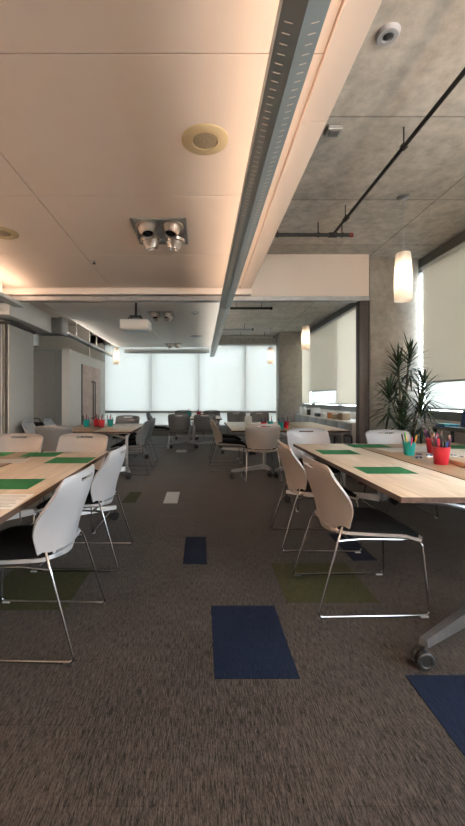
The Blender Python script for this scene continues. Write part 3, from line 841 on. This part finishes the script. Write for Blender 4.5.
def disc_speaker(label, x, y):
    t = thing('ceiling_speaker', label, 'speaker', (x, y, CEIL))
    bm = bmn(); lathe(bm, [(0, -.004), (.075, -.004), (.078, -.010), (.132, -.010), (.142, -.003), (.142, 0), (0, 0)], n=48); obj('bezel', bm, M['spk'], t, True)
    bm = bmn(); lathe(bm, [(0, -.0085), (.06, -.008), (.074, -.005), (.074, -.0042), (0, -.0042)], n=48); obj('grille', bm, M['spk_grille'], t, True)
disc_speaker('round cream ceiling speaker beside the dark light channel', .024, 2.317)
disc_speaker('round cream ceiling speaker at the left edge of the near ceiling', -1.88, 3.62)
t = thing('flush_light', 'white round flush disc in the back ceiling', 'ceiling light', (-.10, 9.7, CEIL))
bm = bmn(); lathe(bm, [(0, -.02), (.11, -.02), (.14, -.008), (.15, 0), (0, 0)], n=32); obj('disc_cover', bm, M['shell_white'], t, True)
bm = bmn(); lathe(bm, [(.151, -.002), (.165, -.006), (.17, 0), (.151, 0)], n=32); obj('trim_ring', bm, M['alu'], t, True)
t = thing('smoke_detector', 'small round detector in the back ceiling left of the light channel', 'smoke detector', (-.11, 7.0, CEIL))
bm = bmn(); lathe(bm, [(0, -.035), (.04, -.035), (.07, -.02), (.075, 0), (0, 0)], n=24); obj('detector_body', bm, M['steel'], t, True)
bm = bmn(); lathe(bm, [(0, -.04), (.015, -.04), (.018, -.035), (0, -.035)], n=12); obj('sensor', bm, M['black'], t, True)
t = thing('fire_sprinkler', 'small sprinkler head in the ceiling between the spotlights and the left bar light', 'sprinkler', (-1.22, 4.36, CEIL))
bm = bmn(); lathe(bm, [(0, -.006), (.028, -.006), (.033, 0), (0, 0)], n=16); obj('escutcheon', bm, M['white_paint'], t, True)
bm = bmn(); tube(bm, [(0, 0, -.006), (0, 0, -.03)], .006, 8); lathe(bm, [(0, -.034), (.020, -.034), (.020, -.030), (0, -.030)], n=12); obj('deflector', bm, M['pipe'], t, True)

# concrete slab fittings
t = thing('smoke_detector', 'white round smoke detector on the bare concrete slab', 'smoke detector', (1.06, 2.17, SLAB))
bm = bmn(); lathe(bm, [(0, -.016), (.03, -.016), (.034, -.022), (.054, -.022), (.064, -.012), (.068, 0), (0, 0)], n=32); obj('detector_body', bm, M['shell_white'], t, True)
bm = bmn(); lathe(bm, [(0, -.024), (.016, -.024), (.024, -.018), (0, -.0161)], n=16); obj('sensor', bm, M['black'], t, True)
t = thing('junction_box', 'small square steel junction box on the concrete slab', 'junction box', (1.02, 2.94, SLAB))
bm = bmn(); box(bm, -.055, .055, -.05, .05, -.035, 0, bev=.004); obj('box_body', bm, M['steel'], t)
bm = bmn(); box(bm, -.035, .035, -.03, .03, -.039, -.035); obj('cover_plate', bm, M['frame'], t)

PZ = H + 1.92
t = thing('sprinkler_pipe', 'black sprinkler pipe running along under the slab toward the window side', 'pipe', (1.55, 0, PZ))
bm = bmn(); tube(bm, [(0, -2.5, 0), (0, 4.47, 0)], .016, 12); obj('pipe_run', bm, M['pipe'], t, True)
for y in (1.0, 2.92, 4.1):
    bm = bmn(); tube(bm, [(0, y, .02), (0, y, SLAB - PZ)], .006, 6); tube(bm, [(-.0, y - .012, 0), (0, y + .012, 0)], .026, 12); obj('hanger', bm, M['pipe'], t, True)
bm = bmn(); tube(bm, [(0, 4.05, 0), (0, 4.12, 0)], .026, 12); obj('coupling', bm, M['pipe'], t, True)
t = thing('sprinkler_pipe', 'short crosswise black sprinkler pipe ending in a red cap', 'pipe', (0, 4.5, PZ - .0))
bm = bmn(); tube(bm, [(.75, 0, 0), (1.52, 0, 0)], .021, 12); tube(bm, [(1.58, 0, 0), (1.74, 0, 0)], .021, 12)
tube(bm, [(1.50, 0, 0), (1.60, 0, 0)], .030, 12); obj('pipe_run', bm, M['pipe'], t, True)
bm = bmn(); tube(bm, [(1.745, 0, 0), (1.79, 0, 0)], .026, 12); obj('end_cap', bm, M['pipe_red'], t, True)
for x in (.9, 1.38, 1.66):
    bm = bmn(); tube(bm, [(x, 0, .02), (x, 0, SLAB - PZ)], .006, 6); tube(bm, [(x - .012, 0, 0), (x + .012, 0, 0)], .028, 12); obj('hanger', bm, M['pipe'], t, True)
for i, (x0, x1, y, s) in enumerate(((.50, 1.48, 8.1, 'nearest of the three'), (.35, 1.42, 10.6, 'middle of the three'), (.9, 2.25, 11.9, 'farthest, by the column'))):
    t = thing('sprinkler_pipe', 'thin crosswise pipe under the back slab, ' + s, 'pipe', (x0, y, PZ - .02))
    bm = bmn(); tube(bm, [(0, 0, 0), (x1 - x0, 0, 0)], .024, 10); obj('pipe_run', bm, M['steel'] if i else M['pipe'], t, True)
    bm = bmn(); tube(bm, [(x1 - x0, 0, 0), (x1 - x0 + .03, 0, 0)], .035, 10); obj('end_cap', bm, M['pipe'], t, True)
    for q in (.25, .8):
        bm = bmn(); tube(bm, [((x1 - x0) * q, 0, .02), ((x1 - x0) * q, 0, SLAB - PZ + .02)], .006, 6); obj('hanger', bm, M['pipe'], t)

# pendants
def make_pendant():
    t = thing('pendant_lamp', 'pendant', 'pendant lamp')
    # origin at the bottom rim of the shade, hung from the slab
    bm = bmn(); lathe(bm, [(.083, 0), (.086, .10), (.083, .30), (.076, .44), (.070, .485), (.065, .49), (.070, .44), (.078, .29), (.081, .10), (.079, .002)], n=40); obj('lamp_shade', bm, M['shade'], t, True)
    bm = bmn(); lathe(bm, [(0, .14), (.028, .14), (.032, .16), (.032, .33), (.02, .36), (0, .36)], n=20); obj('lamp_tube', bm, M['bulb'], t, True)
    bm = bmn(); lathe(bm, [(0, .36), (.02, .36), (.025, .47), (.068, .484), (.066, .498), (.012, .51), (0, .51)], n=24); obj('lamp_holder', bm, M['alu'], t, True)
    bm = bmn(); tube(bm, [(0, 0, .505), (0, 0, SLAB - 2.25)], .004, 8); obj('cord', bm, M['steel'], t)
    bm = bmn(); lathe(bm, [(0, SLAB - 2.25), (.06, SLAB - 2.25), (.06, SLAB - 2.25 - .012), (.045, SLAB - 2.25 - .02), (0, SLAB - 2.25 - .024)], n=24); obj('canopy', bm, M['alu'], t, True)
    return t
PD = make_pendant()
for x, y, lab in ((2.08, 3.93, 'nearest glowing white glass pendant, above the right tables'), (2.165, 7.9, 'second glowing pendant, seen through the opening above the middle tables'),
                  (2.06, 11.3, 'farthest right pendant, in front of the far blinds beside the column'), (-2.52, 11.35, 'left pendant glowing before the far windows near the wooden doors')):
    place(PD, used, (x, y, 2.25), 0, lab)

# projector and screen housing
t = thing('ceiling_projector', 'white projector hanging from the ceiling on a black pole', 'projector', (-1.03, 6.05, 2.30))
bm = bmn(); box(bm, -.225, .225, -.17, .17, .02, .17, bev=.02, seg=3); obj('projector_body', bm, M['white_paint'], t, True)
bm = bmn(); lathe(bm, [(0, 0), (.05, 0), (.055, .02), (.055, .05), (0, .05)], n=24, mat=Matrix.Translation((.10, .17, .09)) @ Matrix.Rotation(-PI / 2, 4, 'X')); obj('projector_lens', bm, M['lens'], t, True)
bm = bmn(); box(bm, -.19, .19, -.14, .14, .012, .02); obj('base_plate', bm, M['channel_pale'], t)
bm = bmn(); tube(bm, [(0, 0, .24), (0, 0, CEIL - 2.30 - .01)], .018, 10); lathe(bm, [(0, CEIL - 2.30), (.06, CEIL - 2.30), (.06, CEIL - 2.30 - .012), (0, CEIL - 2.30 - .014)], n=16)
obj('pole', bm, M['black'], t, True)
bm = bmn(); box(bm, -.09, .09, -.07, .07, .225, .245)
for sx in (-1, 1):
    for sy in (-1, 1): tube(bm, [(sx * .07, sy * .05, .235), (sx * .13, sy * .10, .16)], .010, 6)
obj('mount_bracket', bm, M['black'], t)
t = thing('projection_screen', 'long white rolled-up projection screen housing hanging before the far windows', 'projection screen', (-1.07, 11.95, 2.66))
bm = bmn(); box(bm, -1.33, 1.33, -.06, .06, 0, .11, bev=.02, seg=3); obj('screen_housing', bm, M['channel_pale'], t, True)
bm = bmn(); box(bm, -1.25, 1.25, -.01, .01, -.02, 0); obj('screen_bar', bm, M['alu'], t)
bm = bmn()
for x in (-1.1, 1.1): tube(bm, [(x, 0, .11), (x, 0, SLAB - 2.66)], .006, 6)
obj('hanging_rod', bm, M['alu'], t)

# ------------------------------------------------------------------ plant
t = thing('potted_dracaena', 'tall dark green potted dracaena standing before the near concrete column', 'plant', (2.71, 5.12, 0))
bm = bmn(); lathe(bm, [(0, 0), (.15, 0), (.16, .02), (.20, .36), (.21, .36), (.21, .39), (.185, .39), (.18, .34), (0, .34)], n=32); obj('planter', bm, M['pot'], t, True)
bm = bmn(); lathe(bm, [(0, .352), (.10, .35), (.178, .342), (.178, .338), (0, .338)], n=24); obj('soil', bm, M['soil'], t, True)
stems = [((-.05, 0), (-.10, -.05), 1.72), ((.05, .05), (.10, .05), 1.86), ((0, -.07), (-.22, -.10), 1.35), ((.07, -.03), (.22, -.05), 1.45), ((-.02, .06), (0, .0), 1.10), ((.0, .0), (-.06, -.15), .95), ((.06, -.06), (.12, -.18), 1.15)]
for (bx_, by_), (tx, ty), h in stems:
    path = [Vector((bx_ + (tx - bx_) * u ** 1.3 + .02 * math.sin(5 * u + bx_ * 40), by_ + (ty - by_) * u ** 1.3, .34 + (h - .34) * u)) for u in [i / 8 for i in range(9)]]
    bm = bmn(); tube(bm, path, [.016 - .006 * i / 8 for i in range(9)], 8); obj('stem', bm, M['stem'], t, True)
    bm = bmn(); nl = 74
    for k in range(nl):
        q = k / nl; a = k * 2.399 + random.random() * .4
        base = path[-1] + Vector((0, 0, -.34 * (1 - q)))
        Lf = .28 + .14 * random.random(); elev = math.radians(-25 + 105 * q + random.uniform(-12, 12)); droop = .35 + .3 * random.random()
        d = Vector((math.cos(a), math.sin(a), 0)); side = Vector((-math.sin(a), math.cos(a), 0)); prev = None
        for s in range(6):
            u = s / 5
            p = base + d * (Lf * u * math.cos(elev) * (1 - .08 * u)) + Vector((0, 0, Lf * u * math.sin(elev) - droop * Lf * u * u * .6))
            w = .0125 * math.sin(PI * (.12 + .86 * u)) ** .8 + .0006
            m_ = Vector((0, 0, -.25 * w))
            r = [bm.verts.new(p - side * w), bm.verts.new(p + m_), bm.verts.new(p + side * w)]
            if prev:
                bm.faces.new((prev[0], prev[1], r[1], r[0])); bm.faces.new((prev[1], prev[2], r[2], r[1]))
            prev = r
    obj('foliage', bm, M['leaf'], t, True)

# ------------------------------------------------------------------ side desk at the near window
t = thing('side_desk', 'dark framed side desk under the near right window', 'desk', (3.05, 4.36, 0))
bbox('desktop', (-.11, .15, -.5, .5, .86, .89), M['frame'], t, bev=.003)
for sx in (-.09, .13):
    for sy in (-.47, .47):
        bbox('leg', (sx - .015, sx + .015, sy - .015, sy + .015, 0, .86), M['black'], t)
bbox('lower_shelf', (-.10, .14, -.49, .49, .5, .52), M['frame'], t)
bk = [(3.06, 4.735, .09, .10, .018, 'book_blue', .12), (3.06, 4.735, .085, .095, .022, 'book_teal', -.1), (3.07, 4.12, .09, .125, .02, 'book_blue', .1), (3.07, 4.12, .08, .11, .015, 'paper', -.15), (3.06, 3.93, .08, .10, .025, 'book_teal', .2)]
zt = {}
labs = ['blue book, lower of the left pair on the side desk', 'teal book, upper of the left pair on the side desk', 'blue folder under the white pad on the side desk', 'white pad on top of the blue folder on the side desk', 'teal book alone at the near end of the side desk']
for (x, y, w, l, h, m, r), lab in zip(bk, labs):
    z = zt.get((x, y), .8905)
    o = bbox('book', (-w, w, -l, l, 0, h), M[m], bev=.002); o.location = (x, y, z); o.rotation_euler = (0, 0, r); zt[(x, y)] = z + h + .0005
    tag(o, lab, 'book', 'books on the side desk')
t = thing('laptop', 'dark blue laptop with its lid up on the side desk', 'laptop', (3.04, 4.46, .8905), -PI / 2 + .1)
bbox('keyboard_base', (-.15, .15, -.11, .1, 0, .015), M['black'], t, bev=.003)
bm = bmn(); box(bm, -.15, .15, -.004, .004, 0, .2, bev=.002); s_ = obj('screen', bm, M['screen_blue'], t); s_.location = (0, .11, .012); s_.rotation_euler = (-.2, 0, 0)
t = thing('storage_tub', 'small red tub on the lower shelf of the side desk', 'tub', (3.06, 4.7, .5205))
bm = bmn(); lathe(bm, [(0, 0), (.07, 0), (.085, .15), (.09, .15), (.09, .16), (.078, .16), (.066, .01), (0, .01)], n=20); obj('tub_body', bm, M['red'], t, True)
bm = bmn(); lathe(bm, [(0, .161), (.092, .161), (.092, .175), (0, .178)], n=20); obj('lid', bm, M['paper'], t, True)

# ------------------------------------------------------------------ low cabinets and clutter along the rear right windows
for i, (y0, y1, s) in enumerate(((6.9, 8.25, 'nearest'), (8.27, 9.62, 'second'), (9.64, 10.99, 'third'))):
    t = thing('low_cabinet', 'low white cabinet under the rear right windows, ' + s, 'cabinet', (2.98, (y0 + y1) / 2, 0))
    l = (y1 - y0) / 2
    bbox('cabinet_body', (-.25, .27, -l, l, .06, .80), M['white_paint'], t, bev=.004); bbox('plinth', (-.2, .27, -l + .02, l - .02, 0, .06), M['black'], t)
    for q in (-1, 1):
        d = bbox('door', (-.27, -.252, min(0, q * l) + .006, max(0, q * l) - .006, .08, .78), M['shell_white'], t, bev=.002)
        bm = bmn(); tube(bm, [(-.285, q * .05, .5), (-.285, q * .05, .64)], .006, 6); obj('handle', bm, M['alu'], d)
random.seed(11)
cl = [('food_box', 'kraft', 2.9, 8.1, .10, .08, .12, 'kraft card box nearest the jamb on the low cabinets', 'box'),
      ('storage_tub', 'orange', 2.88, 8.45, .07, .07, .15, 'orange tub behind the kraft box on the low cabinets', 'tub'),
      ('food_box', 'kraft', 2.92, 7.8, .09, .09, .16, 'tall tan carton at the near end of the low cabinets', 'box'),
      ('food_box', 'paper', 2.9, 8.85, .1, .1, .10, 'white carton in the middle of the low cabinets', 'box'),
      ('black_case', 'black', 2.93, 9.3, .13, .14, .09, 'black case on the low cabinets', 'case'),
      ('food_box', 'paper', 2.92, 9.75, .10, .08, .2, 'tall white carton farther along the low cabinets', 'box'),
      ('black_case', 'black', 2.9, 10.15, .08, .1, .16, 'black upright case toward the far end of the low cabinets', 'case'),
      ('food_box', 'paper', 2.92, 10.5, .11, .09, .13, 'white carton at the far end of the low cabinets', 'box')]
for n, m, x, y, w, l, h, lab, cat in cl:
    t = thing(n, lab, cat, (x, y, .8005), random.uniform(-.2, .2))
    bbox('body', (-w, w, -l, l, 0, h * .86), M[m], t, bev=.006); bbox('lid', (-w - .004, w + .004, -l - .004, l + .004, h * .86, h), M['paper' if m != 'black' else 'alu'], t, bev=.004)
for i in range(4):
    x, y = 2.72 - .0, 11.3 + .14 * i
    if i == 0:
        bt = thing('water_bottle', '', 'bottle', (2.9, 11.1, .0))
t0 = bt; t0.location = (2.86, 10.62, .8005)
bm = bmn(); lathe(bm, [(0, 0), (.03, 0), (.034, .01), (.034, .16), (.014, .2), (.014, .22), (0, .22)], n=16); obj('bottle_body', bm, M['paper'], t0, True)
bm = bmn(); lathe(bm, [(0, .22), (.017, .22), (.017, .245), (0, .245)], n=12); obj('cap', bm, M['black'], t0, True)
t0['label'] = 'white bottle with black cap at the far end of the low cabinets, nearest of three'
for (dx, dy, s) in ((.06, .14, 'middle of three'), (-.02, .27, 'farthest of three')):
    o = copy_tree(t0); o.location = (2.86 + dx, 10.62 + dy, .8005); o['label'] = 'white bottle with black cap at the far end of the low cabinets, ' + s
t = thing('bin', 'blue and dark wheeled toy cart on the floor before the low cabinets', 'cart', (2.45, 6.7, 0))
t.name = 'tool_cart'
bbox('tray', (-.2, .2, -.15, .15, .12, .34), M['screen_blue'], t, bev=.02)
bm = bmn(); tube(bm, fillet([(-.15, -.12, .34), (-.15, -.12, .6), (.15, -.12, .6), (.15, -.12, .34)], .04), .012); obj('handle', bm, M['black'], t, True)
for sx in (-.15, .15):
    for sy in (-.1, .1):
        bm = bmn(); lathe(bm, [(0, -.015), (.06, -.015), (.06, .015), (0, .015)], n=16, mat=Matrix.Translation((sx, sy, .06)) @ Matrix.Rotation(PI / 2, 4, 'X')); obj('wheel', bm, M['black'], t, True)

# ------------------------------------------------------------------ light
w = bpy.data.worlds.new('sky'); SC.world = w; w.use_nodes = True; nt = w.node_tree
bg = nt.nodes['Background']; tc = nt.nodes.new('ShaderNodeTexCoord'); sp = nt.nodes.new('ShaderNodeSeparateXYZ'); rp = nt.nodes.new('ShaderNodeValToRGB')
nt.links.new(tc.outputs['Generated'], sp.inputs[0]); nt.links.new(sp.outputs[2], rp.inputs[0]); nt.links.new(rp.outputs[0], bg.inputs[0])
rp.color_ramp.elements[0].position = 0; rp.color_ramp.elements[0].color = (.97, .985, 1, 1)
rp.color_ramp.elements[1].position = .7; rp.color_ramp.elements[1].color = (.78, .87, 1, 1)
bg.inputs[1].default_value = 8.5
def portal(name, loc, rot, sx, sy):
    l = bpy.data.lights.new(name, 'AREA'); l.shape = 'RECTANGLE'; l.size = sx; l.size_y = sy; l.cycles.is_portal = True
    o = bpy.data.objects.new(name, l); C.objects.link(o); o.location = loc; o.rotation_euler = rot
portal('daylight_portal_far', (-.9, FY + .3, 1.6), (-PI / 2, 0, 0), 8.6, 2.9)
portal('daylight_portal_side', (WX + .3, 4.4, 2.07), (0, PI / 2, 0), 2.3, 16)

# ------------------------------------------------------------------ camera
cam = bpy.data.cameras.new('camera'); co = bpy.data.objects.new('camera', cam); C.objects.link(co)
co.location = (0, 0, H); co.rotation_euler = (PI / 2, 0, 0)
cam.sensor_fit = 'HORIZONTAL'; cam.sensor_width = 36; cam.lens = 382 / 465 * 36
cam.shift_x = (232.5 - 201) / 465; cam.shift_y = -(413 - 398) / 465
cam.clip_start = .05; cam.clip_end = 300
SC.camera = co
SC.view_settings.view_transform = 'Standard'; SC.view_settings.look = 'None'
SC.view_settings.exposure = 0.80; SC.view_settings.gamma = 1; SC.view_settings.use_curve_mapping = False
SC.cycles.max_bounces = 10; SC.cycles.diffuse_bounces = 6; SC.cycles.transparent_max_bounces = 12; SC.cycles.caustics_reflective = False
